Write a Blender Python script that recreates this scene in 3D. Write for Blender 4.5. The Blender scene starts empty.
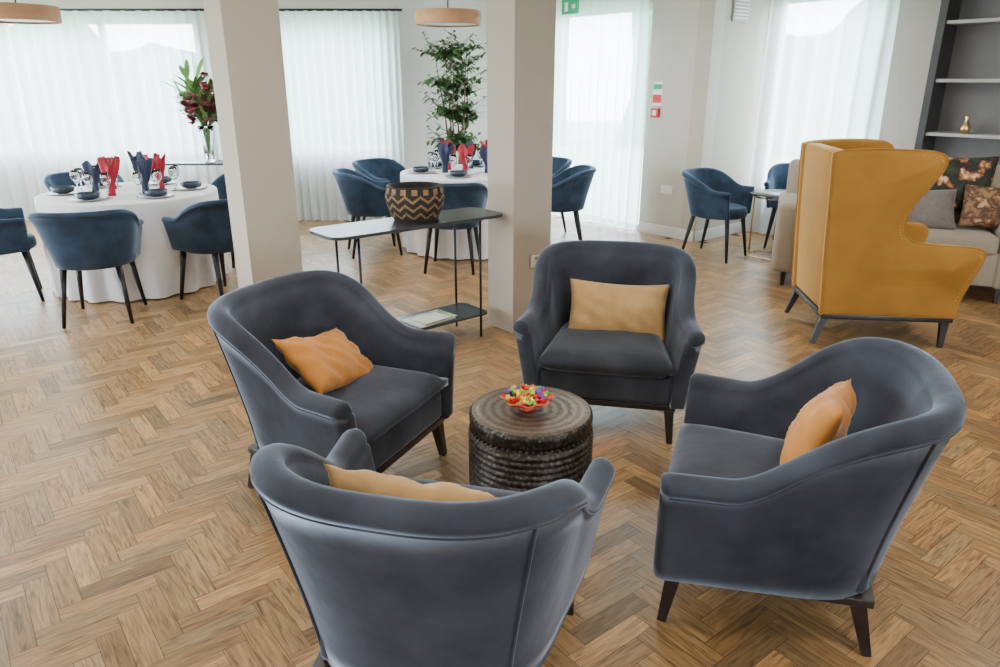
import bpy, math, random
from mathutils import Vector, Matrix
random.seed(7)
S=bpy.context.scene
COL=S.collection
TH=math.radians(19.3); H=1.6
# ---------------------------------------------------------------- materials
def nodes(name):
    m=bpy.data.materials.new(name); m.use_nodes=True
    nt=m.node_tree; return m,nt,nt.nodes['Principled BSDF'],nt.nodes,nt.links
def mat(name,col,rough=.5,metal=0,var=.12,scale=8,bump=0,bscale=60,sheen=0,sheencol=None,spec=.5,trans=0,coat=0,stretch=None):
    m,nt,b,N,L=nodes(name)
    b.inputs['Roughness'].default_value=rough; b.inputs['Metallic'].default_value=metal
    b.inputs['Specular IOR Level'].default_value=spec
    b.inputs['Transmission Weight'].default_value=trans
    b.inputs['Coat Weight'].default_value=coat
    if sheen:
        b.inputs['Sheen Weight'].default_value=sheen
        b.inputs['Sheen Roughness'].default_value=.35
        b.inputs['Sheen Tint'].default_value=(*(sheencol or (1,1,1)),1)
    tc=N.new('ShaderNodeTexCoord')
    src=tc.outputs['Object']
    if stretch:
        mp=N.new('ShaderNodeMapping'); mp.inputs['Scale'].default_value=stretch
        L.new(src,mp.inputs['Vector']); src=mp.outputs['Vector']
    n=N.new('ShaderNodeTexNoise'); n.inputs['Scale'].default_value=scale; n.inputs['Detail'].default_value=4
    L.new(src,n.inputs['Vector'])
    r=N.new('ShaderNodeValToRGB'); r.color_ramp.elements[0].position=.3; r.color_ramp.elements[1].position=.7
    r.color_ramp.elements[0].color=(*[c*(1-var) for c in col],1)
    r.color_ramp.elements[1].color=(*[min(1,c*(1+var)) for c in col],1)
    L.new(n.outputs['Fac'],r.inputs['Fac']); L.new(r.outputs['Color'],b.inputs['Base Color'])
    if bump:
        n2=N.new('ShaderNodeTexNoise'); n2.inputs['Scale'].default_value=bscale; L.new(src,n2.inputs['Vector'])
        bp=N.new('ShaderNodeBump'); bp.inputs['Strength'].default_value=bump; bp.inputs['Distance'].default_value=.01
        L.new(n2.outputs['Fac'],bp.inputs['Height']); L.new(bp.outputs['Normal'],b.inputs['Normal'])
    return m
M={}
M['wall']=mat('wall_paint',(.55,.505,.44),.85,var=.02)
M['wallgrey']=mat('wall_paint_warm',(.49,.43,.355),.85,var=.02)
M['white']=mat('white_gloss',(.8,.79,.76),.4,var=.02)
M['ceil']=mat('ceiling_paint',(.8,.79,.77),.9,var=.02)
M['velvet']=mat('slate_velvet',(.042,.047,.062),.75,var=.5,scale=4,bump=.25,bscale=12,sheen=.65,sheencol=(.62,.71,.9),spec=.12)
M['navy']=mat('navy_velvet',(.028,.050,.088),.75,var=.35,scale=7,sheen=.6,sheencol=(.48,.62,.85),spec=.15)
M['gold']=mat('gold_fabric',(.54,.215,.045),.7,var=.12,scale=14,bump=.2,bscale=40,sheen=.3,spec=.2)
M['goldp']=mat('gold_pillow',(.54,.33,.14),.75,var=.12,scale=14,bump=.2,bscale=40,sheen=.3,spec=.2)
M['mustard']=mat('mustard_velvet',(.35,.163,.028),.7,var=.16,scale=3,bump=.2,bscale=10,sheen=.7,sheencol=(1,.76,.4),spec=.12)
M['dark']=mat('dark_wood',(.018,.013,.012),.35,var=.3,scale=20)
M['black']=mat('black_metal',(.015,.015,.018),.35,var=.1,metal=.3)
M['sofa']=mat('taupe_linen',(.30,.245,.185),.9,var=.1,scale=90,sheen=.2)
M['cushgrey']=mat('grey_linen',(.17,.145,.13),.9,var=.15,scale=60,sheen=.2)
M['brass']=mat('brass',(.75,.52,.22),.28,metal=1,var=.05)
M['stud']=mat('antique_brass_stud',(.50,.30,.11),.45,metal=.7,var=.05)
M['cloth']=mat('white_linen',(.74,.74,.77),.8,var=.04)
M['plate']=mat('navy_stoneware',(.02,.035,.06),.25,var=.2)
M['plate2']=mat('grey_stoneware',(.35,.36,.38),.3,var=.1)
M['red']=mat('red_napkin',(.36,.01,.03),.7,var=.2)
M['navynap']=mat('navy_napkin',(.02,.03,.08),.7,var=.2)
M['glass']=mat('clear_glass',(.95,.97,.98),.03,trans=1,var=.01)
M['leaf']=mat('leaf_green',(.045,.12,.03),.5,var=.5,scale=12)
M['leaf2']=mat('leaf_lily',(.12,.26,.06),.5,var=.3,scale=9)
M['burg']=mat('burgundy_petal',(.20,.015,.04),.6,var=.5,scale=20)
M['pink']=mat('pink_petal',(.65,.2,.25),.6,var=.3,scale=20)
M['trunk']=mat('bark',(.16,.10,.06),.8,var=.3,scale=25)
M['pot']=mat('pot_ceramic',(.08,.08,.085),.5,var=.1)
M['consoletop']=mat('console_top_smoked',(.05,.055,.06),.27,var=.1,spec=.35)
M['green']=mat('sign_green',(.0,.35,.14),.4,var=.03)
M['signred']=mat('sign_red',(.6,.015,.015),.4,var=.03)
M['shade']=mat('pendant_veneer',(.40,.20,.10),.6,var=.1,scale=6)
M['bookdark']=mat('bookcase_charcoal',(.035,.033,.035),.5,var=.1)
M['bookback']=mat('bookcase_grey',(.14,.133,.128),.6,var=.06)
M['bookshelf']=mat('bookcase_shelf',(.38,.37,.36),.5,var=.05)
M['paper']=mat('magazine_paper',(.7,.7,.66),.4,var=.05)
M['cover']=mat('magazine_cover',(.30,.40,.25),.35,var=.8,scale=18)
M['socket']=mat('socket_cream',(.74,.70,.60),.35,var=.02)
M['socketd']=mat('socket_edge',(.28,.24,.19),.35,var=.02)
M['natural']=mat('seagrass_natural',(.27,.16,.075),.85,var=.3,scale=60,bump=.4,bscale=120)
M['woven']=mat('seagrass_black',(.018,.014,.012),.8,var=.2,scale=60,bump=.4,bscale=120)
M['hedge']=mat('tree_foliage',(.055,.15,.085),.8,var=.75,scale=.55,bump=.6,bscale=8)
M['grass']=mat('lawn',(.30,.38,.26),.9,var=.2)
M['candyr']=mat('candy_red',(.7,.02,.02),.2,var=.05)
M['candyy']=mat('candy_yellow',(.85,.6,.04),.2,var=.05)
M['candyg']=mat('candy_green',(.1,.5,.06),.2,var=.05)
M['candyb']=mat('candy_purple',(.15,.05,.4),.2,var=.05)

def pattern_mat(name,cols,scale):
    m,nt,b,N,L=nodes(name); b.inputs['Roughness'].default_value=.8
    tc=N.new('ShaderNodeTexCoord'); v=N.new('ShaderNodeTexVoronoi'); v.inputs['Scale'].default_value=scale; v.feature='SMOOTH_F1'
    n=N.new('ShaderNodeTexNoise'); n.inputs['Scale'].default_value=16; n.inputs['Detail'].default_value=3; L.new(tc.outputs['Object'],n.inputs['Vector'])
    mx=N.new('ShaderNodeMixRGB'); mx.inputs['Fac'].default_value=.14
    L.new(tc.outputs['Object'],mx.inputs[1]); L.new(n.outputs['Color'],mx.inputs[2]); L.new(mx.outputs[0],v.inputs['Vector'])
    r=N.new('ShaderNodeValToRGB')
    e=r.color_ramp.elements; e[0].position=.12; e[0].color=(*cols[0],1); e[1].position=.6; e[1].color=(*cols[4],1)
    for p,c in((.22,cols[1]),(.32,cols[2]),(.40,cols[3])):
        x=e.new(p); x.color=(*c,1)
    L.new(v.outputs['Distance'],r.inputs['Fac']); L.new(r.outputs['Color'],b.inputs['Base Color']); return m
M['print']=pattern_mat('dark_floral_print',[(.70,.50,.34),(.50,.19,.07),(.12,.05,.02),(.014,.012,.012),(.03,.045,.025)],11)
M['print2']=pattern_mat('brown_floral_print',[(.5,.35,.22),(.30,.13,.05),(.16,.07,.03),(.05,.028,.018),(.28,.15,.07)],14)

def drum_mat():
    m,nt,b,N,L=nodes('hammered_bronze'); b.inputs['Metallic'].default_value=.6; b.inputs['Roughness'].default_value=.42
    tc=N.new('ShaderNodeTexCoord'); v=N.new('ShaderNodeTexVoronoi'); v.inputs['Scale'].default_value=75
    mp=N.new('ShaderNodeMapping'); mp.inputs['Scale'].default_value=(1,1,.8)
    L.new(tc.outputs['Object'],mp.inputs['Vector']); L.new(mp.outputs['Vector'],v.inputs['Vector'])
    r=N.new('ShaderNodeValToRGB'); r.color_ramp.elements[0].color=(.16,.14,.12,1); r.color_ramp.elements[1].color=(.03,.026,.023,1); r.color_ramp.elements[1].position=.6
    L.new(v.outputs['Distance'],r.inputs['Fac']); L.new(r.outputs['Color'],b.inputs['Base Color'])
    bp=N.new('ShaderNodeBump'); bp.inputs['Strength'].default_value=.5; bp.inputs['Distance'].default_value=.005; bp.invert=True
    L.new(v.outputs['Distance'],bp.inputs['Height']); L.new(bp.outputs['Normal'],b.inputs['Normal']); return m
M['drum']=drum_mat()
def drumtop_mat():
    m,nt,b,N,L=nodes('engraved_bronze_top'); b.inputs['Metallic'].default_value=.5; b.inputs['Roughness'].default_value=.4
    tc=N.new('ShaderNodeTexCoord'); w=N.new('ShaderNodeTexWave'); w.wave_type='RINGS'; w.rings_direction='Z'; w.inputs['Scale'].default_value=9; w.inputs['Distortion'].default_value=2.5; w.inputs['Detail Scale'].default_value=9
    L.new(tc.outputs['Object'],w.inputs['Vector'])
    r=N.new('ShaderNodeValToRGB'); r.color_ramp.elements[0].color=(.09,.07,.055,1); r.color_ramp.elements[1].color=(.19,.15,.12,1)
    L.new(w.outputs['Fac'],r.inputs['Fac']); L.new(r.outputs['Color'],b.inputs['Base Color'])
    bp=N.new('ShaderNodeBump'); bp.inputs['Strength'].default_value=.3; bp.inputs['Distance'].default_value=.004
    L.new(w.outputs['Fac'],bp.inputs['Height']); L.new(bp.outputs['Normal'],b.inputs['Normal']); return m
M['drumtop']=drumtop_mat()
def curtain_mat():
    m=bpy.data.materials.new('sheer_voile'); m.use_nodes=True; nt=m.node_tree; N=nt.nodes; L=nt.links; N.clear()
    o=N.new('ShaderNodeOutputMaterial'); t=N.new('ShaderNodeBsdfTranslucent'); t.inputs['Color'].default_value=(.86,.92,.94,1)
    d=N.new('ShaderNodeBsdfDiffuse'); d.inputs['Color'].default_value=(.82,.84,.82,1)
    tr=N.new('ShaderNodeBsdfTransparent'); tr.inputs['Color'].default_value=(.95,.97,.97,1)
    a=N.new('ShaderNodeMixShader'); a.inputs[0].default_value=.25; L.new(t.outputs[0],a.inputs[1]); L.new(d.outputs[0],a.inputs[2])
    c=N.new('ShaderNodeMixShader')
    tc=N.new('ShaderNodeTexCoord'); n=N.new('ShaderNodeTexNoise'); n.inputs['Scale'].default_value=3
    L.new(tc.outputs['Object'],n.inputs['Vector'])
    mr=N.new('ShaderNodeMapRange'); mr.inputs[3].default_value=.24; mr.inputs[4].default_value=.34; L.new(n.outputs['Fac'],mr.inputs[0]); L.new(mr.outputs[0],c.inputs[0])
    L.new(a.outputs[0],c.inputs[1]); L.new(tr.outputs[0],c.inputs[2]); L.new(c.outputs[0],o.inputs[0]); return m
M['voile']=curtain_mat()
def plank_mat():
    m,nt,b,N,L=nodes('oak_herringbone'); b.inputs['Roughness'].default_value=.36; b.inputs['Specular IOR Level'].default_value=.45
    at=N.new('ShaderNodeAttribute'); at.attribute_name='pc'
    uv=N.new('ShaderNodeUVMap'); uv.uv_map='UVMap'
    mp=N.new('ShaderNodeMapping'); mp.inputs['Scale'].default_value=(6,60,1); L.new(uv.outputs[0],mp.inputs[0])
    n=N.new('ShaderNodeTexNoise'); n.inputs['Scale'].default_value=1.2; n.inputs['Detail'].default_value=6; n.inputs['Distortion'].default_value=1.2; L.new(mp.outputs[0],n.inputs['Vector'])
    r=N.new('ShaderNodeValToRGB'); e=r.color_ramp.elements; e[0].position=.28; e[0].color=(.125,.062,.024,1); e[1].position=.62; e[1].color=(.385,.228,.098,1)
    x=e.new(.45); x.color=(.275,.153,.063,1)
    L.new(n.outputs['Fac'],r.inputs['Fac'])
    mx=N.new('ShaderNodeMixRGB'); mx.blend_type='MULTIPLY'; mx.inputs[0].default_value=1
    L.new(r.outputs[0],mx.inputs[1]); L.new(at.outputs['Color'],mx.inputs[2]); L.new(mx.outputs[0],b.inputs['Base Color'])
    bp=N.new('ShaderNodeBump'); bp.inputs['Strength'].default_value=.08; bp.inputs['Distance'].default_value=.003; L.new(n.outputs['Fac'],bp.inputs['Height']); L.new(bp.outputs[0],b.inputs['Normal'])
    return m
M['plank']=plank_mat()
M['grout']=mat('plank_joint',(.08,.045,.025),.8)
# ---------------------------------------------------------------- helpers
def mo(name,verts,faces,m,smooth=True,parent=None,bevel=0,seg=3,subsurf=0,loc=None,rot=None,auto=False):
    me=bpy.data.meshes.new(name); me.from_pydata([tuple(v) for v in verts],[],faces); me.validate(); me.update()
    ms=m if isinstance(m,list) else [m]
    for x in ms: me.materials.append(x)
    if smooth:
        for p in me.polygons: p.use_smooth=True
    o=bpy.data.objects.new(name,me); COL.objects.link(o)
    if parent: o.parent=parent
    if loc: o.location=loc
    if rot: o.rotation_euler=rot
    if bevel:
        b=o.modifiers.new('bv','BEVEL'); b.width=bevel; b.segments=seg; b.limit_method='ANGLE'; b.angle_limit=math.radians(35)
    if subsurf:
        s=o.modifiers.new('ss','SUBSURF'); s.levels=subsurf; s.render_levels=subsurf
    return o
def recalc(o):
    import bmesh
    bm=bmesh.new(); bm.from_mesh(o.data); bmesh.ops.recalc_face_normals(bm,faces=bm.faces); bm.to_mesh(o.data); bm.free(); return o
BF=[(0,3,2,1),(4,5,6,7),(0,1,5,4),(1,2,6,5),(2,3,7,6),(3,0,4,7)]
def boxv(cx,cy,cz,sx,sy,sz):
    x,y,z=sx/2,sy/2,sz/2
    return [(cx-x,cy-y,cz-z),(cx+x,cy-y,cz-z),(cx+x,cy+y,cz-z),(cx-x,cy+y,cz-z),(cx-x,cy-y,cz+z),(cx+x,cy-y,cz+z),(cx+x,cy+y,cz+z),(cx-x,cy+y,cz+z)]
def box(name,c,s,m,parent=None,bevel=0,rot=None,seg=3,loc=None):
    return mo(name,boxv(*c,*s),BF,m,smooth=bevel>0,parent=parent,bevel=bevel,rot=rot,seg=seg,loc=loc)
class MB:   # mesh builder
    def __init__(s): s.v=[]; s.f=[]; s.mi=[]
    def add(s,v,f,mi=0):
        o=len(s.v); s.v+= [tuple(x) for x in v]; s.f+=[tuple(i+o for i in q) for q in f]; s.mi+=[mi]*len(f)
    def box(s,c,d,mi=0,rz=0):
        v=boxv(0,0,0,*d); R=Matrix.Rotation(rz,3,'Z'); s.add([R@Vector(p)+Vector(c) for p in v],BF,mi)
    def frus(s,a,b,ra,rb,mi=0,n=4,ph=math.pi/4):
        a=Vector(a);b=Vector(b); d=(b-a).normalized(); u=Vector((1,0,0)) if abs(d.z)>.6 else Vector((0,0,1))
        w=d.cross(u).normalized(); u=w.cross(d).normalized(); vs=[]
        for p,r in((a,ra),(b,rb)):
            for i in range(n):
                t=ph+2*math.pi*i/n; vs.append(p+u*math.cos(t)*r+w*math.sin(t)*r)
        f=[(i,(i+1)%n,n+(i+1)%n,n+i) for i in range(n)]+[tuple(range(n))[::-1],tuple(range(n,2*n))]
        s.add(vs,f,mi)
    def tube(s,path,r,NS=8):
        vs=[];f=[]
        for i,p in enumerate(path):
            d=(path[min(len(path)-1,i+1)]-path[max(0,i-1)]).normalized(); u=Vector((0,0,1)) if abs(d.z)<.8 else Vector((1,0,0))
            s_=d.cross(u).normalized(); u=s_.cross(d).normalized()
            for j in range(NS):
                t=2*math.pi*j/NS; vs.append(p+s_*math.cos(t)*r+u*math.sin(t)*r)
        for i in range(len(path)-1):
            for j in range(NS): f.append((i*NS+j,i*NS+(j+1)%NS,(i+1)*NS+(j+1)%NS,(i+1)*NS+j))
        s.add(vs,f)
    def lathe(s,prof,n=32,c=(0,0,0),mi=0,mif=None):
        vs=[];f=[]
        for r,z in prof:
            for i in range(n):
                t=2*math.pi*i/n; vs.append((c[0]+r*math.cos(t),c[1]+r*math.sin(t),c[2]+z))
        o=len(s.v); s.v+=vs
        for k in range(len(prof)-1):
            for i in range(n):
                s.f.append((o+k*n+i,o+k*n+(i+1)%n,o+(k+1)*n+(i+1)%n,o+(k+1)*n+i)); s.mi.append(mif(i,k) if mif else mi)
    def ball(s,c,r,mi=0,n=8,sq=1):
        prof=[(max(1e-4,r*math.sin(math.pi*k/n)),-r*sq*math.cos(math.pi*k/n)) for k in range(n+1)]
        s.lathe(prof,n+2,c,mi)
    def obj(s,name,ms,parent=None,smooth=True,bevel=0,rec=True,loc=None,rot=None,seg=2,subsurf=0):
        o=mo(name,s.v,s.f,ms,smooth,parent,bevel,seg,loc=loc,rot=rot,subsurf=subsurf)
        if len(o.data.polygons)==len(s.mi):
            for p,i in zip(o.data.polygons,s.mi): p.material_index=i
        if rec: recalc(o)
        return o
def empty(name,loc=(0,0,0),rz=0):
    e=bpy.data.objects.new(name,None); COL.objects.link(e); e.location=loc; e.rotation_euler=(0,0,rz); e.empty_display_size=.1; return e
def face(fx,fy): return math.atan2(fx,-fy)
def dup(root,loc,rz):
    e=empty(root.name.split('.')[0],loc,rz)
    for c in root.children:
        k=c.copy(); COL.objects.link(k); k.parent=e
    return e
def pillow(name,w,h,t,m,parent=None,loc=(0,0,0),rot=(0,0,0),seed=0):
    rnd=random.Random(seed); nx,nz=26,18; vs=[];f=[]
    ph=[rnd.uniform(0,6) for _ in range(6)]
    for side in(1,-1):
        for j in range(nz+1):
            for i in range(nx+1):
                u=-1+2*i/nx; v=-1+2*j/nz
                prof=((1-abs(u)**2.6)*(1-abs(v)**2.6))
                prof=max(0,prof)**.55
                x=u*w/2*(1-.07*(1-v*v)); z=v*h/2*(1-.10*(1-u*u))
                wr=.007*math.sin(u*7+v*5+ph[0])*math.sin(v*6+ph[1])+.005*math.sin(u*13+ph[2]+v*9)
                y=side*(t/2*prof+ (wr*side if prof>.2 else 0)*1)
                vs.append((x,y+.014*math.sin(u*2+ph[3]),z))
    A=(nx+1)*(nz+1)
    for s in(0,1):
        for j in range(nz):
            for i in range(nx):
                q=(s*A+j*(nx+1)+i,s*A+j*(nx+1)+i+1,s*A+(j+1)*(nx+1)+i+1,s*A+(j+1)*(nx+1)+i); f.append(q if s else q[::-1])
    o=mo(name,vs,f,m,True,parent,loc=loc,rot=rot)
    import bmesh
    bm=bmesh.new(); bm.from_mesh(o.data); bmesh.ops.remove_doubles(bm,verts=bm.verts,dist=.0006); bmesh.ops.recalc_face_normals(bm,faces=bm.faces); bm.to_mesh(o.data); bm.free()
    return o
def sstep(x): x=max(0,min(1,x)); return x*x*(3-2*x)
def tub(name,W,Db,yf,zb,zfun,T,flare,r,m,parent,n=2.6,N=64,zin=None,bot_in=0,welt=0,tp=0):
    pts=[]
    for k in range(20): pts.append((-W,yf+(0-yf)*k/20))
    for k in range(121):
        a=math.pi-math.pi*k/120; c,s=math.cos(a),math.sin(a)
        pts.append((W*math.copysign(abs(c)**(2/n),c),Db*abs(s)**(2/n)))
    for k in range(1,21): pts.append((W,yf*k/20))
    pts=[(x*(1-tp*y),y) for x,y in pts]
    L=[0]
    for a,b in zip(pts,pts[1:]): L.append(L[-1]+math.hypot(b[0]-a[0],b[1]-a[1]))
    out=[]
    j=0
    for k in range(N+1):
        t=L[-1]*k/N
        while j<len(L)-2 and L[j+1]<t: j+=1
        q=(t-L[j])/max(1e-9,L[j+1]-L[j]); out.append((pts[j][0]+(pts[j+1][0]-pts[j][0])*q,pts[j][1]+(pts[j+1][1]-pts[j][1])*q))
    def nrm(k):
        a=out[max(0,k-1)]; b=out[min(N,k+1)]; dx,dy=b[0]-a[0],b[1]-a[1]; l=math.hypot(dx,dy); return -dy/l,dx/l
    def oprof(q,F): return T/2-bot_in*(1-q)**2+F*q**1.4
    def section(x,y,nx,ny,inset=1,fwd=0):
        h=zfun(y); F=flare(y); loop=[]
        K=7
        for k in range(K+1):
            q=k/K; loop.append((oprof(q,F), zb+(h-r*1.3-zb)*q))
        oc=T/2+F-r+.010
        for k in range(0,9):
            a=-.35+ (math.pi+.6)*k/8; loop.append((oc+r*math.cos(a),h-r+r*math.sin(a)))
        zi=zb if zin is None else zin
        for k in range(K,-1,-1):
            q=k/K; loop.append((-T/2+F*q**1.4, zi+(h-r*1.5-zi)*q))
        if inset<1:
            zm=(h+zb)/2; c=[(F*((z-zb)/(h-zb))**1.4 if z>zb else 0) for o,z in loop]
            loop=[(cc+(o-cc)*inset, zm+(z-zm)*(1-(1-inset)*.13)) for (o,z),cc in zip(loop,c)]
        return [(x+nx*o,y+ny*o-fwd,z) for o,z in loop]
    rings=[]
    for k,(x,y) in enumerate(out):
        nx,ny=nrm(k)
        if k==0:
            for ins,fw in((.02,.026),(.45,.025),(.8,.018),(.95,.008)): rings.append(section(x,y,nx,ny,ins,fw))
        rings.append(section(x,y,nx,ny))
        if k==N:
            for ins,fw in((.95,.008),(.8,.018),(.45,.025),(.02,.026)): rings.append(section(x,y,nx,ny,ins,fw))
    n_=len(rings[0]); vs=[p for rg in rings for p in rg]; f=[]
    for k in range(len(rings)-1):
        for i in range(n_): f.append((k*n_+i,k*n_+(i+1)%n_,(k+1)*n_+(i+1)%n_,(k+1)*n_+i))
    f.append(tuple(range(n_))); f.append(tuple((len(rings)-1)*n_+i for i in range(n_))[::-1])
    o=mo(name,vs,f,m,True,parent); recalc(o)
    if welt:
        w=MB(); path=[]
        for k,(x,y) in enumerate(out):
            nx,ny=nrm(k); h=zfun(y); oo=oprof(1,flare(y))+.003; path.append(Vector((x+nx*oo,y+ny*oo,h-r*1.42)))
        w.tube(path,welt)
        for sx in(-1,1):
            kk=max(range(len(out)),key=lambda i:(sx*out[i][0]/W+out[i][1]/Db)); x,y=out[kk]
            nx,ny=nrm(kk); h=zfun(y);F=flare(y); pp=[]
            for k in range(15):
                q=k/14; q7=q*7; i0=min(6,int(q7)); fr=q7-i0
                o_=oprof(i0/7,F)*(1-fr)+oprof((i0+1)/7,F)*fr+.002; pp.append(Vector((x+nx*o_,y+ny*o_,zb+(h-r*1.3-zb)*q)))
            w.tube(pp,welt)
        w.obj('piping',m,parent)
    return o
# ---------------------------------------------------------------- room
K=Vector((2.04,7.49)); a_=Vector((.77,.638)); q_=Vector((.638,-.77))
P0=Vector((-7,8.74)); P1=Vector((-1.12,8.74)); P2=Vector((.14,9.784)); P3=K; P4=K+a_*.97; P5=P4+q_*7.2
P6=Vector((P5.x,-3.2)); P7=Vector((-7,-3.2))
CH=2.62
def wall(name,A,B,openings=(),m=None,out=.18):
    m=m or M['wall']; A=Vector(A);B=Vector(B); L=(B-A).length; d=(B-A)/L; n=Vector((-d.y,d.x))
    ang=math.atan2(d.y,d.x); b=MB()
    def seg(s0,s1,z0,z1):
        if s1-s0<1e-4 or z1-z0<1e-4: return
        c=A+d*(s0+s1)/2+n*out/2; b.box((c.x,c.y,(z0+z1)/2),(s1-s0,out,z1-z0),0,ang)
    s=0
    for s0,s1,za,zb in sorted(openings):
        seg(s,s0,0,CH); seg(s0,s1,0,za); seg(s0,s1,zb,CH); s=s1
    seg(s,L,0,CH)
    o=b.obj(name,m,smooth=False,rec=False)
    for i,(s0,s1,za,zb) in enumerate(sorted(openings)):
        w=MB(); fr=.06
        def fb(sa,sb,z0,z1):
            c=A+d*(sa+sb)/2+n*.10; w.box((c.x,c.y,(z0+z1)/2),(sb-sa,.06,z1-z0),0,ang)
        fb(s0,s1,za,za+fr); fb(s0,s1,zb-fr,zb); fb(s0,s0+fr,za,zb); fb(s1-fr,s1,za,zb)
        k=max(1,round((s1-s0)/1.3))
        for j in range(1,k): x=s0+(s1-s0)*j/k; fb(x-.03,x+.03,za,zb)
        w.obj(('door_' if za<.05 else 'window_')+str(wall.n),M['white'],smooth=False,rec=False); wall.n+=1
    bb=MB(); s=0
    for s0,s1,za,zb in sorted(openings)+[(L,L,0,0)]:
        if za>.05: continue
        if s0-s>.02:
            c=A+d*(s+s0)/2-n*.008; bb.box((c.x,c.y,.055),(s0-s-.02,.016,.11),0,ang)
        s=s1
    bb.obj('baseboard_'+name[5:],M['white'],smooth=False,rec=False)
wall.n=1
wall('wall_back',P0,P1,[(.3,3.6,.78,2.26),(4.25,5.75,.78,2.26)])
wall('wall_plant',P1,P2)
LQ=(P3-P2).length
wall('wall_patio',P2,P3,[(LQ-2.5,LQ-.75,0,2.35)])
wall('wall_return',P3,P4,m=M['wallgrey'])
wall('wall_right',P4,P5,[(.06,1.22,.5,2.4)])
wall('wall_side_right',P5,P6)
wall('wall_behind',P6,P7,[(2,5,.8,2.2)])
wall('wall_side_left',P7,P0,[(3.5,6.8,.6,2.3),(7.6,11.2,.6,2.3)])
poly=[P0,P1,P2,P3,P4,P5,P6,P7]
def inside(x,y):
    c=False; n=len(poly)
    for i in range(n):
        a=poly[i]; b=poly[(i+1)%n]
        if (a.y>y)!=(b.y>y) and x<(b.x-a.x)*(y-a.y)/(b.y-a.y)+a.x: c=not c
    return c
cv=[(p.x,p.y,CH) for p in poly]+[(p.x,p.y,CH+.12) for p in poly]; n=len(poly)
mo('ceiling',cv,[tuple(range(n)),tuple(range(n,2*n))[::-1]]+[(i,(i+1)%n,n+(i+1)%n,n+i) for i in range(n)],M['ceil'],False)
def floor():
    W=.072; rot=math.radians(38); c,s=math.cos(rot),math.sin(rot)
    vs=[];fs=[];cols=[];uvs=[];mi=[]
    vs+= [(p.x,p.y,-.0015) for p in poly]; fs.append(tuple(range(n))[::-1]); cols.append((1,1,1)); uvs.append([(0,0)]*n); mi.append(1)
    g=.0009; rnd=random.Random(3)
    R=180
    for j in range(-R,R):
        for m in range(-24,25):
            for kind in(0,1):
                if kind==0: x0,y0,x1,y1=j+8*m,j,j+8*m+4,j+1
                else: x0,y0,x1,y1=4+j+8*m,-3+j,5+j+8*m,1+j
                cx,cy=(x0+x1)/2*W,(y0+y1)/2*W
                X=cx*c-cy*s; Y=cx*s+cy*c+3
                if not(-7.1<X<P5.x+.1 and -1<Y<10) : continue
                if not inside(X,Y): continue
                q=[]
                for px,py in((x0*W+g,y0*W+g),(x1*W-g,y0*W+g),(x1*W-g,y1*W-g),(x0*W+g,y1*W-g)): q.append((px*c-py*s,px*s+py*c+3,0))
                o=len(vs); vs+=q; fs.append((o,o+1,o+2,o+3))
                t=rnd.gauss(1.02,.19); w=rnd.gauss(0,.045); t=max(.55,min(1.45,t)); cols.append((t*(1+w),t,t*(1-w)))
                ou,ov=rnd.uniform(0,50),rnd.uniform(0,50)
                if kind==0: uvs.append([(ou,ov),(ou+.31,ov),(ou+.31,ov+.078),(ou,ov+.078)])
                else: uvs.append([(ou,ov),(ou,ov+.078),(ou+.31,ov+.078),(ou+.31,ov)])
                mi.append(0)
    me=bpy.data.meshes.new('floor'); me.from_pydata(vs,[],fs)
    me.materials.append(M['plank']); me.materials.append(M['grout'])
    at=me.color_attributes.new('pc','FLOAT_COLOR','CORNER'); uv=me.uv_layers.new(name='UVMap')
    for p in me.polygons:
        p.material_index=mi[p.index]
        for k,li in enumerate(p.loop_indices):
            at.data[li].color=(*cols[p.index],1); uv.data[li].uv=uvs[p.index][k]
    o=bpy.data.objects.new('floor',me); COL.objects.link(o)
floor()
box('lawn',(0,6,-.25),(60,60,.1),M['grass'])
def hedge(name,A,B,h,seed=5):
    A=Vector(A);B=Vector(B);d=(B-A);L=d.length;d/=L;nn=Vector((-d.y,d.x)); nx=int(L/.4); b=[];f=[]
    rnd=random.Random(seed); prof=[(0,-.2),(.05,.3),(.1,.6),(.2,.85),(.9,1.0),(1.6,.8),(1.9,-.2)]
    for i in range(nx+1):
        hh=h*(1+.22*math.sin(i*.33+seed)+.15*math.sin(i*.13+1)+.08*math.sin(i*.9))
        for o,z in prof:
            p=A+d*(L*i/nx)+nn*(o+rnd.uniform(-.2,.2)+.4*math.sin(i*.4+z*3)); b.append((p.x,p.y,(hh*z+rnd.uniform(-.15,.15)) if z>0 else z))
    k=len(prof)
    for i in range(nx):
        for j in range(k-1): f.append((i*k+j,i*k+j+1,(i+1)*k+j+1,(i+1)*k+j))
    mo(name,b,f,M['hedge'],True)
hedge('garden_tree_line',(-24,20),(2,22),3.2)
hedge('garden_tree_line',(3.5,22),(16,12),3.0,8)
# columns
def column(cx,cy,name='pillar'):
    ang=math.atan2(.638,.77); e=empty(name,(cx,cy,0),ang)
    box('shaft',(0,0,CH/2),(.33,.26,CH),M['wallgrey'],e)
    return e
c1=column(.13,4.776)
box('socket_rim',(.05,-.134,.47),(.152,.006,.096),M['socketd'],c1)
box('socket_plate',(.05,-.139,.47),(.14,.012,.084),M['socket'],c1,bevel=.003)
for x in(.02,.08): box('socket_switch',(x,-.147,.49),(.018,.006,.02),M['socketd'],c1)
column(-1.465,4.47)
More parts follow.
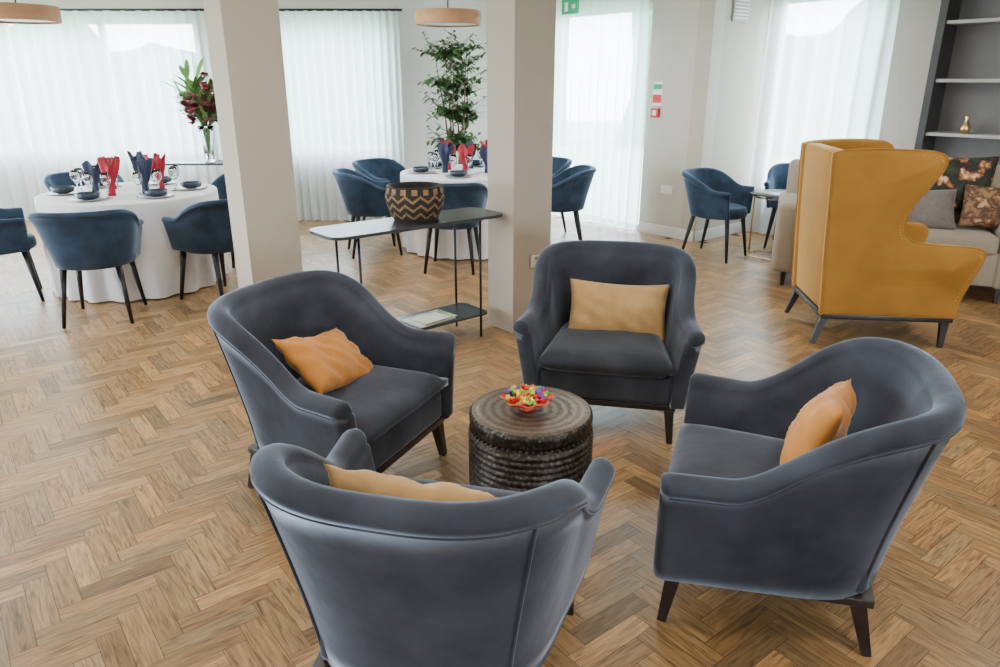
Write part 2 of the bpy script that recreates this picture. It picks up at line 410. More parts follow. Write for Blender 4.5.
# curtains
def curtain(name,A,B,z0,z1,off=.12,seed=0):
    rnd=random.Random(seed); A=Vector(A);B=Vector(B);L=(B-A).length;d=(B-A)/L;n=Vector((d.y,-d.x)); nx=int(L/.018); vs=[];f=[]; NZ=10
    ph=rnd.uniform(0,6); phs=[];p=0
    for i in range(nx+1):
        p+=2*math.pi*.018/(.13+.05*math.sin(i*.013+ph)+.03*math.sin(i*.05)); phs.append(p)
    for j in range(NZ+1):
        q=j/NZ; z=z0+(z1-z0)*q; am=.026+.024*(1-q)
        for i in range(nx+1):
            o=off+am*math.sin(phs[i]+.4*math.sin(q*3+i*.02))+.008*math.sin(phs[i]*.37+q*4)
            pt=A+d*(L*i/nx)+n*o; vs.append((pt.x,pt.y,z))
    for j in range(NZ):
        for i in range(nx): f.append((j*(nx+1)+i,j*(nx+1)+i+1,(j+1)*(nx+1)+i+1,(j+1)*(nx+1)+i))
    e=empty(name)
    mo('voile_panel',vs,f,M['voile'],True,e)
    b=MB(); a=A-d*.03+n*off; c=B+d*.05+n*off
    b.frus((a.x,a.y,z1+.01),(c.x,c.y,z1+.01),.014,.014,n=10); b.obj('curtain_rail',M['black'],e)
curtain('sheer_curtain',P0+Vector((.1,0)),P1-Vector((.0,0)),.02,2.32,.12,1)
dq=(P3-P2)/LQ
curtain('sheer_curtain',P2+dq*(LQ-2.75),P2+dq*(LQ-.66),.02,2.56,.10,2)
curtain('sheer_curtain',P4+q_*.06,P4+q_*1.32,.02,2.56,.10,3)
# ---------------------------------------------------------------- tub armchairs
def armchair():
    r=empty('tub_armchair')
    zf=lambda y:.56+.24*sstep((y+.17)/.40)
    fl=lambda y:.04+.065*sstep((y+.05)/.3)
    tub('shell',.30,.27,-.325,.185,zf,.08,fl,.040,M['velvet'],r,n=3.2,bot_in=.015,N=88,welt=.0055,tp=.45)
    def trap(name,wf,wb,yf,yb,z0,z1,m,bev):
        v=[(-wf,yf,z0),(wf,yf,z0),(wb,yb,z0),(-wb,yb,z0),(-wf,yf,z1),(wf,yf,z1),(wb,yb,z1),(-wb,yb,z1)]
        return mo(name,v,BF,m,True,r,bevel=bev,seg=4)
    trap('seat_base',.31,.255,-.325,.25,.19,.33,M['velvet'],.025)
    vs=[];f=[];nx=16;ny=14
    for j in range(ny+1):
        for i in range(nx+1):
            u=-1+2*i/nx; v=j/ny; y=-.355+.575*v; hw=.307+(.245-.307)*v
            ed=(1-abs(u)**8)*(1-abs(2*v-1)**8); vs.append((u*hw,y,.385+.035*max(0,ed)**.5+.012*(1-u*u)*math.sin(math.pi*v)))
    o=len(vs)
    for j in range(ny+1):
        for i in range(nx+1):
            u=-1+2*i/nx; v=j/ny; y=-.355+.575*v; hw=.307+(.245-.307)*v
            ed=(1-abs(u)**8)*(1-abs(2*v-1)**8); vs.append((u*hw,y,.355-.045*max(0,ed)**.5))
    for j in range(ny):
        for i in range(nx):
            a=j*(nx+1)+i; f.append((a,a+1,a+nx+2,a+nx+1)); f.append((o+a,o+a+nx+1,o+a+nx+2,o+a+1))
    rim=[i for i in range(nx+1)]+[j*(nx+1)+nx for j in range(1,ny+1)]+[ny*(nx+1)+i for i in range(nx-1,-1,-1)]+[j*(nx+1) for j in range(ny-1,0,-1)]
    for a,b_ in zip(rim,rim[1:]+rim[:1]): f.append((a,a+o,b_+o,b_))
    recalc(mo('seat_cushion',vs,f,M['velvet'],True,r))
    trap('base_rail',.33,.265,-.32,.27,.162,.19,M['dark'],.004)
    b=MB()
    for sx in(-1,1):
        b.frus((sx*.30,-.29,.18),(sx*.315,-.315,0),.033,.019)
        b.frus((sx*.245,.225,.18),(sx*.26,.275,0),.033,.019)
    b.obj('legs',M['dark'],r,smooth=False)
    return r
def place(root,c,f): root.location=(c[0],c[1],0); root.rotation_euler=(0,0,face(*f))
A=armchair(); place(A,(-.675,2.755),(.91,-.42))
Bc=dup(A,(.545,3.39,0),face(-.20,-.98))
Cc=dup(A,(.912,2.04,0),face(-.94,.34))
Dc=dup(A,(-.16,1.65,0),face(.24,.97))
def armpillow(root,x,y,z,rz,m,lean=-.45,seed=1,ry=0,w=.48,h=.29):
    pillow('lumbar_pillow',w,h,.13,m,root,(x,y,z),(lean,ry,rz),seed)
armpillow(A,-.02,.02,.525,.12,M['gold'],-.85,1,.22)
armpillow(Bc,.03,.08,.51,0,M['goldp'],-.48,2,w=.50,h=.30)
armpillow(Cc,.02,.08,.585,-.1,M['gold'],-.4,3,-.12,w=.44)
armpillow(Dc,.03,.10,.575,.0,M['goldp'],-.45,4,-.10,w=.44)
# ---------------------------------------------------------------- drum table + candy
e=empty('drum_side_table',(.114,2.42,0))
b=MB()
prof=[(.001,0),(.19,0),(.20,.01),(.203,.03),(.213,.05),(.222,.085)]
z=.10
while z<.375:
    prof+=[(.2255,z-.009),(.230,z-.006),(.2322,z),(.230,z+.006),(.2255,z+.009)]; z+=.0245
prof+=[(.220,.385),(.213,.395),(.216,.40),(.226,.41),(.228,.44),(.226,.452),(.218,.458)]
b.lathe(prof,72); b.obj('body',M['drum'],e)
b=MB(); b.lathe([(.218,.458),(.214,.460),(.15,.459),(.001,.459)],64); b.obj('top',M['drumtop'],e)
b=MB()
for k in range(64):
    t=2*math.pi*k/64; b.ball((.223*math.cos(t),.223*math.sin(t),.396),.0065,0,6)
b.obj('bead_trim',M['drum'],e)
e=empty('candy_dish',(.10,2.42,.4605))
b=MB(); ns=40; prof=[(.028,0),(.030,.004),(.02,.012),(.045,.02),(.072,.034),(.092,.048)]
vs=[];f=[]
for r,z in prof+[(r-.003,z+.003) for r,z in prof[::-1]]:
    for i in range(ns):
        t=2*math.pi*i/ns; k=1+(.10*math.cos(8*t) if r>.04 else 0); vs.append((r*k*math.cos(t),r*k*math.sin(t),z))
np_=len(prof)*2
for k in range(np_-1):
    for i in range(ns): f.append((k*ns+i,k*ns+(i+1)%ns,(k+1)*ns+(i+1)%ns,(k+1)*ns+i))
f.append(tuple(range(ns))[::-1]); f.append(tuple((np_-1)*ns+i for i in range(ns)))
mo('dish',vs,f,mat('amber_red_glass',(.7,.10,.05),.15,var=.2),True,e)
b=MB(); rnd=random.Random(2)
for k in range(60):
    t=rnd.uniform(0,6.28); rr=.078*math.sqrt(rnd.random()); z=.043+.03*(1-rr/.085)+rnd.uniform(0,.012)
    c=(rr*math.cos(t),rr*math.sin(t),z); mi=rnd.choice([0,0,1,1,2,3,2]); b.ball(c,.009,mi,6)
    d=Vector((rnd.uniform(-1,1),rnd.uniform(-1,1),rnd.uniform(0,.6))).normalized()*.016
    b.frus(c,Vector(c)+d,.003,.008,mi,5); b.frus(c,Vector(c)-d,.003,.008,mi,5)
b.obj('wrapped_candies',[M['candyr'],M['candyy'],M['candyg'],M['candyb']],e)
# ---------------------------------------------------------------- console table
e=empty('console_table',(0,0,0),math.atan2(.638,.77))
nl=Vector((-.89,3.82)); L=1.22; Wd=.36
e.location=(nl.x+a_.x*L/2-q_.x*Wd/2*1, nl.y+a_.y*L/2-q_.y*Wd/2, 0)
def rr_slab(name,L,W,z,t,m,parent,rad=.1,cx=0,cy=0):
    vs=[];k=8
    for sx,sy,a0 in((1,1,0),(-1,1,90),(-1,-1,180),(1,-1,270)):
        for i in range(k+1):
            a=math.radians(a0+90*i/k); vs.append((cx+sx*(L/2-rad)+rad*math.cos(a),cy+sy*(W/2-rad)+rad*math.sin(a)))
    N=len(vs); v=[(x,y,z-t) for x,y in vs]+[(x,y,z) for x,y in vs]
    return mo(name,v,[tuple(range(N))[::-1],tuple(range(N,2*N))]+[(i,(i+1)%N,N+(i+1)%N,N+i) for i in range(N)],m,False,parent)
rr_slab('top',L,Wd,.80,.018,M['consoletop'],e,.08)
rr_slab('lower_shelf',.98,.30,.16,.014,M['consoletop'],e,.05,0)
b=MB()
for x in(-.44,.42):
    for y in(-.135,.135): b.frus((x,y,.785),(x,y,0),.008,.008,n=8)
b.frus((-.44,-.135,.777),(.42,-.135,.777),.006,.006,n=6); b.frus((-.44,.135,.777),(.42,.135,.777),.006,.006,n=6)
for x in(-.44,.42): b.frus((x,-.135,.777),(x,.135,.777),.006,.006,n=6)
b.obj('legs',M['black'],e)
ec=e
def woven_basket(loc):
    e=empty('woven_basket',loc); b=MB(); ns=96; rows=24
    prof=[(.118+.058*math.sin(math.pi*min(1,k/rows*.62+.06)),.20*k/rows) for k in range(rows+1)]
    prof=[(r+(.003 if k%2 else 0),z) for k,(r,z) in enumerate(prof)]
    def mif(i,k):
        if k>=20: return 1 if (i//3)%2 else 0
        if k<3: return 1
        tri=abs((i%8)-4); return 0 if (tri+k)%6<2 else 1
    b.lathe(prof,ns,mif=mif)
    b.lathe([(prof[-1][0],.20),(prof[-1][0]+.004,.206),(prof[-1][0]-.01,.208),(prof[-1][0]-.014,.19),(.10,.02),(.001,.012)],ns,mi=1)
    b.lathe([(.001,0),(prof[0][0],0)],ns,mi=0)
    b.obj('weave',[M['natural'],M['woven']],e)
mw=Matrix.Translation(ec.location)@Matrix.Rotation(ec.rotation_euler[2],4,'Z')
bp_=mw@Vector((.045,.02,.8005)); woven_basket(tuple(bp_))
mg=empty('magazine_stack',tuple(mw@Vector((.08,-.03,.161))),ec.rotation_euler[2]+.1)
box('magazine_bottom',(0,0,.004),(.28,.20,.008),M['paper'],mg); box('magazine_top',(.03,.0,.0115),(.26,.19,.006),M['cover'],mg)
box('magazine_open',(.0,-.02,.0165),(.2,.15,.003),M['paper'],mg)
# ---------------------------------------------------------------- dining chair
def dining_chair():
    r=empty('dining_chair')
    zf=lambda y:.655+.145*sstep((y+.12)/.32)
    fl=lambda y:.03+.05*sstep((y+.1)/.3)
    tub('shell',.24,.235,-.20,.40,zf,.045,fl,.026,M['navy'],r,n=2.4,N=48,bot_in=.02)
    b=MB(); b.lathe([(.001,.39),(.235,.39),(.25,.40),(.255,.44),(.245,.475),(.20,.49),(.001,.495)],36)
    o=b.obj('seat',M['navy'],r); o.location=(0,-.02,0)
    b=MB()
    for sx in(-1,1):
        b.frus((sx*.17,-.18,.41),(sx*.215,-.235,0),.024,.012,n=8); b.frus((sx*.17,.15,.41),(sx*.215,.23,0),.024,.012,n=8)
    b.obj('legs',M['black'],r); return r
T1=Vector((-3.0,5.9)); T2=Vector((-.32,7.28))
dc=dining_chair()
first=True
def put(x,y,t=None,f=None):
    global first
    if t is not None: f=(t.x-x,t.y-y)
    if first: dc.location=(x,y,0); dc.rotation_euler=(0,0,face(*f)); first=False
    else: dup(dc,(x,y,0),face(*f))
put(-2.83,4.95,f=(-.25,.97))
for x,y in((-3.82,5.37),(-2.16,5.45),(-2.45,6.68),(-3.75,6.66)): put(x,y,T1)
for x,y in((-1.24,7.0),(-1.2,7.82),(-.42,6.36),(.6,7.25),(.42,8.0)): put(x,y,T2)
put(2.06,6.85,f=(.75,-.65)); put(2.98,7.28,f=(-.5,-.85))
# dining tables
def dtable(c):
    e=empty('dining_table',(c.x,c.y,0)); R=.66; ns=144
    vs=[];f=[]
    rings=[(0.001,.752),(R-.02,.752),(R,.748),(R+.004,.738)]
    for r,z in rings:
        for i in range(ns): t=2*math.pi*i/ns; vs.append((r*math.cos(t),r*math.sin(t),z))
    for k in range(1,9):
        q=k/8; z=.738-.725*q
        for i in range(ns):
            t=2*math.pi*i/ns; am=.028*q**.8; r=R+.004+am*math.sin(18*t+.8*math.sin(3*t))-.02*q; vs.append((r*math.cos(t),r*math.sin(t),z))
    for k in range(11):
        for i in range(ns): f.append((k*ns+i,k*ns+(i+1)%ns,(k+1)*ns+(i+1)%ns,(k+1)*ns+i))
    o=mo('tablecloth',vs,f,M['cloth'],True,e); recalc(o)
    b=MB(); b.lathe([(.001,.0),(.3,.0),(.3,.03),(.05,.06),(.04,.70),(.3,.72),(.62,.72),(.62,.745),(.001,.745)],32); b.obj('pedestal',M['dark'],e)
    return e
def setting(c,seed):
    rnd=random.Random(seed); z=.753
    pl=MB(); gl=MB(); nr=empty('folded_napkin_set',(c.x,c.y,z)); nb=MB()
    for k in range(6):
        t=2*math.pi*k/6+rnd.uniform(-.05,.05)+.35; x,y=.47*math.cos(t),.47*math.sin(t)
        pl.lathe([(.001,0),(.08,0),(.13,.012),(.128,.016),(.08,.006),(.001,.006)],28,(x,y,0),1)
        pl.lathe([(.04,.008),(.075,.02),(.085,.055),(.082,.055),(.07,.024),(.001,.018)],24,(x,y,0),0)
        for dt,rr in((.22,.36),(-.2,.36)):
            gx,gy=rr*math.cos(t+dt),rr*math.sin(t+dt)
            gl.lathe([(.001,0),(.033,.001),(.03,.004),(.004,.008),(.0035,.08),(.018,.095),(.034,.125),(.036,.155),(.028,.19),(.0265,.19),(.034,.155),(.032,.127),(.016,.098),(.001,.09)],16,(gx,gy,0))
    for k in range(6):
        t=2*math.pi*k/6+.1+.35; x,y=.24*math.cos(t),.24*math.sin(t); ns=28; hh=rnd.uniform(.22,.27)
        vs=[];f=[]
        for j,(r,q) in enumerate(((.03,0),(.028,.15),(.022,.3),(.04,.5),(.06,.75),(.07,1))):
            for i in range(ns):
                a=2*math.pi*i/ns; rad=r*(1+.28*q*math.cos(7*a+k)); zz=hh*q*(1+(.16*math.cos(3.5*a+k) if q>.6 else 0))
                vs.append((x+rad*math.cos(a)+.02*q*math.cos(t+2),y+rad*.7*math.sin(a),zz))
        for j in range(5):
            for i in range(ns): f.append((j*ns+i,j*ns+(i+1)%ns,(j+1)*ns+(i+1)%ns,(j+1)*ns+i))
        f.append(tuple(5*ns+i for i in range(ns))); f.append(tuple(range(ns))[::-1])
        nb.add(vs,f,k%2)
    nb.obj('napkins',[M['red'],M['navynap']],nr)
    e=empty('dinnerware_set',(c.x,c.y,z)); pl.obj('plates_and_bowls',[M['plate'],M['plate2']],e)
    e=empty('wine_glass_set',(c.x,c.y,z)); gl.obj('glasses',M['glass'],e)
dtable(T1); dtable(T2); setting(T1,1); setting(T2,2)
# ---------------------------------------------------------------- wingback chair
def wingback():
    r=empty('wingback_armchair')
    ctrl=[(.40,.20),(.425,.55),(.445,.9),(.46,1.16),(.435,1.205),(.25,1.222),(.05,1.222),(-.09,1.21),(-.145,1.175),(-.14,1.11),(-.095,1.02),(-.035,.92),(-.0,.82),(-.01,.735),(-.06,.685),(-.16,.668),(-.33,.665),(-.43,.655),(-.465,.62),(-.46,.56),(-.43,.44),(-.405,.32),(-.40,.20)]
    pts=[]
    n=len(ctrl)
    for i in range(n-1):
        p0=ctrl[max(0,i-1)];p1=ctrl[i];p2=ctrl[i+1];p3=ctrl[min(n-1,i+2)]
        for k in range(5):
            t=k/5; pts.append(tuple(.5*((2*p1[d])+(-p0[d]+p2[d])*t+(2*p0[d]-5*p1[d]+4*p2[d]-p3[d])*t*t+(-p0[d]+3*p1[d]-3*p2[d]+p3[d])*t**3) for d in(0,1)))
    pts.append(ctrl[-1]); N=len(pts)
    # each side is a smooth padded shell: concentric rings of the outline, bulged outward
    cy,cz=.17,.52
    # skeleton toward which the outline shrinks (vertical line x lower arm line)
    def target(y,z):
        if z>.70: return (.20,min(1.0,max(.70,z-.12)))
        return (min(.20,max(-.25,y*.75)),.45 if z<.45 else .50)
    def flr(y,z):
        return .29+.09*max(0,(z-.6))*sstep((.45-y)/.45)+.055*sstep((-y-.05)/.4)*sstep((z-.25)/.4)
    for sx,nm in((-1,'wing_side_left'),(1,'wing_side_right')):
        rings=[]
        for q,o in((.75,-.004),(.45,-.002),(.15,.0),(.05,.004),(0,.016)):
            rings.append([(sx*(flr(y,z)+o),y+(target(y,z)[0]-y)*q,z+(target(y,z)[1]-z)*q) for y,z in pts])
        for q,o in((0,.054),(.03,.066),(.08,.0715),(.2,.077),(.4,.082),(.6,.085),(.8,.086)):
            rings.append([(sx*(flr(y,z)+o),y+(target(y,z)[0]-y)*q,z+(target(y,z)[1]-z)*q) for y,z in pts])
        vs=[p for rg in rings for p in rg]; f=[]
        for k in range(len(rings)-1):
            for i in range(N): f.append((k*N+i,k*N+(i+1)%N,(k+1)*N+(i+1)%N,(k+1)*N+i))
        f.append(tuple(range(N))[::-1]); f.append(tuple((len(rings)-1)*N+i for i in range(N)))
        recalc(mo(nm,vs,f,M['mustard'],True,r))
        w=MB()
        w.tube([Vector((sx*(flr(y,z)+.060),y,z)) for y,z in pts],.006)
        w.obj('piping_'+('l' if sx<0 else 'r'),M['mustard'],r)
        b=MB(); path=[(y,z) for y,z in pts if y<.12 and z>.24]
        dense=[]
        for (y0,z0),(y1,z1) in zip(path,path[1:]):
            L=math.hypot(y1-y0,z1-z0); k=max(1,int(L/.022))
            for j in range(k):
                q=j/k; ty,tz=(y1-y0)/max(L,1e-6),(z1-z0)/max(L,1e-6)
                yy,zz=y0+(y1-y0)*q,z0+(z1-z0)*q; tg=target(yy,zz); dy,dz=tg[0]-yy,tg[1]-zz
                ny,nz=-tz,ty
                if ny*dy+nz*dz<0: ny,nz=-ny,-nz
                dense.append((yy+ny*.03,zz+nz*.03))
        for y,z in dense: b.ball((sx*(flr(y,z)+.0725),y,z),.005,0,5)
        b.obj('nailhead_trim_'+('l' if sx<0 else 'r'),M['stud'],r)
    v=[]
    for z,y in((.20,.385),(.55,.415),(.9,.437),(1.205,.452)):
        v+=[(-.325,y,z),(.325,y,z),(.325,y-.12,z),(-.325,y-.12,z)]
    f=[(0,3,2,1),(12,13,14,15)]
    for k in range(3):
        for i in range(4): f.append((k*4+i,k*4+(i+1)%4,k*4+4+(i+1)%4,k*4+4+i))
    recalc(mo('back',v,f,M['mustard'],True,r,bevel=.03,seg=3))
    box('seat_base',(0,-.02,.29),(.60,.78,.18),M['mustard'],r,bevel=.02)
    box('seat_cushion',(0,-.06,.44),(.58,.74,.13),M['mustard'],r,bevel=.045)
    box('base_rail',(0,0,.19),(.70,.79,.035),M['dark'],r,bevel=.006)
    b=MB()
    for sx in(-1,1):
        b.frus((sx*.31,-.36,.19),(sx*.32,-.36,0),.034,.018); b.frus((sx*.31,.36,.19),(sx*.33,.42,0),.034,.018)
    b.obj('legs',M['dark'],r,smooth=False); return r
w=wingback(); w.location=(2.47,4.66,0); w.rotation_euler=(0,0,face(.99,-.12))
# ---------------------------------------------------------------- sofa
s=empty('sofa'); sf=Vector((-.35,-.94)).normalized(); sl=Vector((.94,-.35)).normalized()
SL=1.72; SD=.80; cc=Vector((2.22,5.76))+sl*SL/2-sf*SD/2; s.location=(cc.x,cc.y,0); s.rotation_euler=(0,0,face(*sf))
box('base',(0,0,.26),(SL-.2,SD-.06,.26),M['sofa'],s,bevel=.02)
box('back',(0,.31,.56),(SL-.1,.16,.80),M['sofa'],s,bevel=.05)
for sx in(-1,1): box('arm_'+('l' if sx<0 else 'r'),(sx*(SL/2-.08),0,.40),(.16,SD,.56),M['sofa'],s,bevel=.04)
for sx in(-1,1): box('seat_cushion_'+('l' if sx<0 else 'r'),(sx*.35,-.07,.44),(.69,.64,.15),M['sofa'],s,bevel=.045,seg=4)
for sx in(-1,1): box('back_cushion_'+('l' if sx<0 else 'r'),(sx*.35,.20,.72),(.68,.16,.46),M['sofa'],s,bevel=.06,seg=4,)
b=MB()
for x in(-SL/2+.1,SL/2-.1):
    for y in(-.33,.33): b.frus((x,y,.14),(x,y,0),.03,.02)
b.obj('feet',M['dark'],s,smooth=False)
pillow('grey_cushion',.54,.34,.15,M['cushgrey'],s,(.16,-.12,.65),(-.5,0,.1),11)
pillow('print_cushion',.70,.46,.15,M['print'],s,(.34,.05,.83),(-.25,0,0),12)
pillow('print_cushion_small',.34,.34,.14,M['print2'],s,(.62,-.12,.69),(-.4,0,-.2),13)
# ---------------------------------------------------------------- small side table
e=empty('side_table',(2.58,6.78,0)); b=MB(); b.lathe([(.001,.60),(.24,.60),(.245,.607),(.24,.614),(.001,.614)],40); b.obj('top',M['consoletop'],e)
b=MB()
for k in range(3):
    t=2*math.pi*k/3+.4; b.frus((.20*math.cos(t),.20*math.sin(t),.60),(.20*math.cos(t),.20*math.sin(t),0),.009,.009,n=8)
for z in(.02,.58):
    for k in range(24):
        t0=2*math.pi*k/24;t1=2*math.pi*(k+1)/24; b.frus((.2*math.cos(t0),.2*math.sin(t0),z),(.2*math.cos(t1),.2*math.sin(t1),z),.008,.008,n=6)
b.obj('frame',M['brass'],e)
# ---------------------------------------------------------------- bookcase
ang=math.atan2(q_.y,q_.x); e=empty('bookcase'); s0=1.74; Lb=2.1; D=.30
c=P4+q_*(s0+Lb/2)+Vector((-a_.x,-a_.y))*(D/2+.005); e.location=(c.x,c.y,0); e.rotation_euler=(0,0,ang)
box('back_panel',(0,D/2-.01,1.28),(Lb,.02,2.5),M['bookback'],e)
for x in(-Lb/2+.03,.1,Lb/2-.03): box('upright',(x,0,1.28),(.06,D-.02,2.5),M['bookdark'],e)
for z in(.45,.85,1.16,1.60,2.06,2.5): box('shelf',(0,.01,z),(Lb-.02,D-.06,.028),M['bookshelf'],e)
box('plinth',(0,0,.05),(Lb,D-.04,.1),M['bookdark'],e); box('cabinet_doors',(0,-.01,.27),(Lb-.02,D-.05,.34),M['bookdark'],e,bevel=.004)
b=MB(); b.lathe([(.001,0),(.03,0),(.045,.03),(.04,.06),(.02,.085),(.010,.11),(.022,.135),(.001,.15)],20)
bw=Matrix.Translation(e.location)@Matrix.Rotation(ang,4,'Z')
b.obj('brass_ornament',M['brass'],loc=tuple(bw@Vector((-.72,-.02,1.1745))))
# ---------------------------------------------------------------- foliage
def leafset(b,base,d,L,W,mi=0,droop=.3):
    d=Vector(d).normalized(); side=d.cross(Vector((0,0,1)));
    if side.length<.05: side=Vector((1,0,0))
    side.normalize(); vs=[];n=4; p=Vector(base)
    for k in range(n+1):
        q=k/n; w=W*math.sin(math.pi*(.08+.90*q))**.8; pt=p+d*L*q+Vector((0,0,-droop*L*q*q)); vs+=[pt-side*w/2,pt+side*w/2+Vector((0,0,.001))]
    b.add(vs,[(2*k,2*k+1,2*k+3,2*k+2) for k in range(n)],mi)
def tree():
    e=empty('potted_fig_tree',(-.50,8.50,0)); rnd=random.Random(9)
    b=MB(); b.lathe([(.001,0),(.15,0),(.19,.34),(.195,.36),(.175,.36),(.17,.30),(.001,.30)],28); b.obj('planter',M['pot'],e)
    t=MB(); lf=MB()
    for k in range(6):
        a=2*math.pi*k/6; p=Vector((.04*math.cos(a),.04*math.sin(a),.30)); top=Vector((.26*math.cos(a+.5)*rnd.uniform(.3,1),.2*math.sin(a+.5),1.6+.42*rnd.random()))
        prev=p
        for j in range(1,6):
            q=j/5; pt=p.lerp(top,q)+Vector((rnd.uniform(-.02,.02),rnd.uniform(-.02,.02),0)); t.frus(prev,pt,.014*(1.1-q)+.004,.014*(1.0-q)+.004,n=6)
            if j>=2:
                for _ in range(10):
                    aa=rnd.uniform(0,6.28); el=rnd.uniform(.0,.9); d=Vector((math.cos(aa),math.sin(aa)*.8,el)); ln=rnd.uniform(.12,.32); tip=pt+d*ln
                    t.frus(pt,tip,.004,.002,n=4)
                    for m in range(11):
                        bp=pt.lerp(tip,(m+1.5)/11); a2=rnd.uniform(0,6.28); leafset(lf,bp,(math.cos(a2),math.sin(a2),rnd.uniform(-.4,.6)),rnd.uniform(.07,.11),.036)
            prev=pt
    t.obj('branches',M['trunk'],e); lf.obj('leaves',M['leaf'],e,rec=False)
tree()
e=empty('hall_console_table',(-3.15,7.72,0))
rr_slab('top',1.1,.36,.80,.02,M['consoletop'],e,.06)
b=MB()
for x in(-.45,.45):
    for y in(-.13,.13): b.frus((x,y,.785),(x,y,0),.01,.01,n=8)
b.frus((-.45,-.13,.1),(.45,-.13,.1),.008,.008,n=6); b.frus((-.45,.13,.1),(.45,.13,.1),.008,.008,n=6)
b.obj('legs',M['black'],e)
e=empty('flower_vase',(-3.03,7.72,.8005)); b=MB()
b.lathe([(.001,0),(.055,0),(.05,.02),(.05,.18),(.07,.30),(.085,.36),(.08,.36),(.065,.30),(.045,.18),(.045,.02),(.001,.015)],28); b.obj('glass_vase',M['glass'],e)
rnd=random.Random(4); st=MB(); lf=MB(); fl=MB()
for k in range(40):
    a=rnd.uniform(0,6.28); sp=rnd.uniform(.1,1.1); d=Vector((math.cos(a)*sp,math.sin(a)*sp*.7,1)).normalized(); L_=rnd.uniform(.35,.72); p=Vector((0,0,.04)); m_=Vector((d.x*.06,d.y*.06,.36)); tip=m_+d*L_*.75
    st.frus(p,m_,.004,.004,n=5); st.frus(m_,tip,.004,.003,n=5)
    if k%2==0:
        for _ in range(4):
            fc=m_.lerp(tip,rnd.uniform(.4,1))+Vector((rnd.uniform(-.05,.05),rnd.uniform(-.05,.05),rnd.uniform(-.08,.04)))
            for z in range(12):
                t=rnd.uniform(0,6.28); leafset(fl,fc,(math.cos(t),math.sin(t),rnd.uniform(-.2,1)),.075,.05,1 if rnd.random()<.2 else 0,.2)
    else:
        for m in range(6):
            a2=rnd.uniform(0,6.28); bp=m_.lerp(tip,.2+.15*m); leafset(lf,bp,(d.x*2+math.cos(a2)*.7,d.y*2+math.sin(a2)*.7,.9),rnd.uniform(.2,.36),.055,0,.25)
st.obj('stems',M['leaf2'],e); lf.obj('leaves',M['leaf2'],e,rec=False); fl.obj('blooms',[M['burg'],M['pink']],e,rec=False)
# ---------------------------------------------------------------- pendants
def pendant(x,y,z,R=.3):
    e=empty('pendant_lamp',(x,y,0)); b=MB(); b.lathe([(R,z-.06),(R,z+.06),(R-.008,z+.06),(R-.008,z-.06),(R,z-.06)],48); b.obj('drum_shade',M['shade'],e,smooth=True)
    b=MB(); b.lathe([(.001,z-.045),(R-.01,z-.045),(R-.01,z-.04),(.001,z-.04)],40); b.obj('diffuser',M['white'],e)
    b=MB(); b.frus((0,0,z-.04),(0,0,CH),.006,.006,n=6); b.lathe([(.001,CH-.03),(.05,CH-.03),(.05,CH),(.001,CH)],20); b.obj('cord_and_rose',M['black'],e)
pendant(-.475,7.2,2.14); pendant(-3.98,6.5,2.12,.31)
# ---------------------------------------------------------------- wall fittings
def onwall(A,d,s,z,w,h,m,name,t=.02,extra=None,off=0):
    n=Vector((d.y,-d.x)); c=Vector(A)+d*s+n*(t/2+.001+off); e=empty(name,(c.x,c.y,z),math.atan2(d.y,d.x))
    box('plate',(0,0,0),(w,t,h),m,e,bevel=.002)
    if extra: extra(e,t)
    return e
def ex_notice(e,t): box('red_panel',(0,-t/2-.001,-.05),(.11,.003,.08),M['signred'],e); box('green_panel',(0,-t/2-.001,.07),(.11,.003,.05),M['green'],e)
onwall(P2,dq,LQ-.61,1.47,.13,.24,M['white'],'fire_notice_sign',.006,ex_notice)
def ex_cp(e,t): box('glass',(0,-t/2-.001,0),(.05,.003,.05),M['white'],e)
onwall(P2,dq,LQ-.61,1.28,.09,.09,M['signred'],'fire_call_point',.04,ex_cp)
def ex_sock(e,t):
    for x in(-.035,.035): box('switch',(x,-t/2-.001,.02),(.015,.004,.02),M['white'],e)
onwall(P2,dq,LQ-.40,.5,.146,.086,M['white'],'wall_socket',.012,ex_sock)
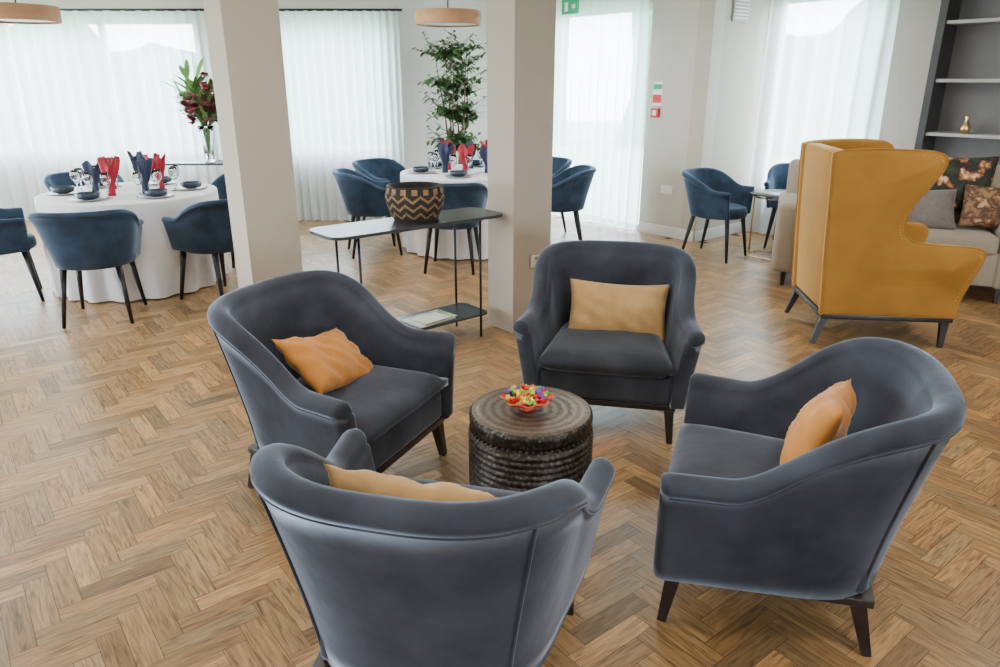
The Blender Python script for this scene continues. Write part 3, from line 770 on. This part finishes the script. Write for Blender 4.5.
def ex_exit(e,t):
    box('arrow',(.06,-t/2-.001,0),(.05,.003,.04),M['white'],e); box('figure',(-.05,-t/2-.001,0),(.05,.003,.09),M['white'],e)
    for x in(-.09,.09): b=MB(); b.frus((x,0,.07),(x,0,CH-2.36),.004,.004,n=6); b.obj('hanger',M['white'],e)
onwall(P2,dq,LQ-1.67,2.36,.25,.15,M['green'],'exit_sign',.02,ex_exit,.26)
def ex_vent(e,t):
    for k in range(6): box('slat',(0,-t/2-.003,-.08+k*.032),(.24,.008,.012),M['white'],e)
onwall(P3,a_,.42,2.26,.27,.23,mat('vent_shadow',(.4,.39,.37),.6),'wall_vent',.02,ex_vent)
# ---------------------------------------------------------------- lights
def area(name,loc,sx,sy,p,col=(1,.94,.84)):
    l=bpy.data.lights.new(name,'AREA'); l.shape='RECTANGLE'; l.size=sx; l.size_y=sy; l.energy=p; l.color=col
    o=bpy.data.objects.new(name,l); COL.objects.link(o); o.location=loc
for x,y in((-4.5,1),(-4.5,4.5),(-1.2,-.5),(-1.5,6.3),(1.4,1.2),(1.3,5.8),(3.6,3.5),(-1.2,2.8),(-4.6,7.2)):
    area('added_fill_light',(x,y,CH-.03),.8,.8,37)  # fill lights added under the ceiling, out of view, to brighten the room
w=bpy.data.worlds.new('World'); S.world=w; w.use_nodes=True; nt=w.node_tree; bg=nt.nodes['Background']
tc=nt.nodes.new('ShaderNodeTexCoord'); sp=nt.nodes.new('ShaderNodeSeparateXYZ'); r=nt.nodes.new('ShaderNodeValToRGB')
nt.links.new(tc.outputs['Generated'],sp.inputs[0]); nt.links.new(sp.outputs['Z'],r.inputs['Fac'])
r.color_ramp.elements[0].color=(.80,.91,1,1); r.color_ramp.elements[1].color=(.66,.83,1,1)
nt.links.new(r.outputs[0],bg.inputs['Color']); bg.inputs['Strength'].default_value=26
# ---------------------------------------------------------------- camera
cam=bpy.data.cameras.new('camera'); cam.lens=26.0; cam.sensor_width=36; cam.clip_start=.05
co=bpy.data.objects.new('camera',cam); COL.objects.link(co); co.location=(0,0,H); co.rotation_euler=(math.pi/2-TH,0,0); S.camera=co
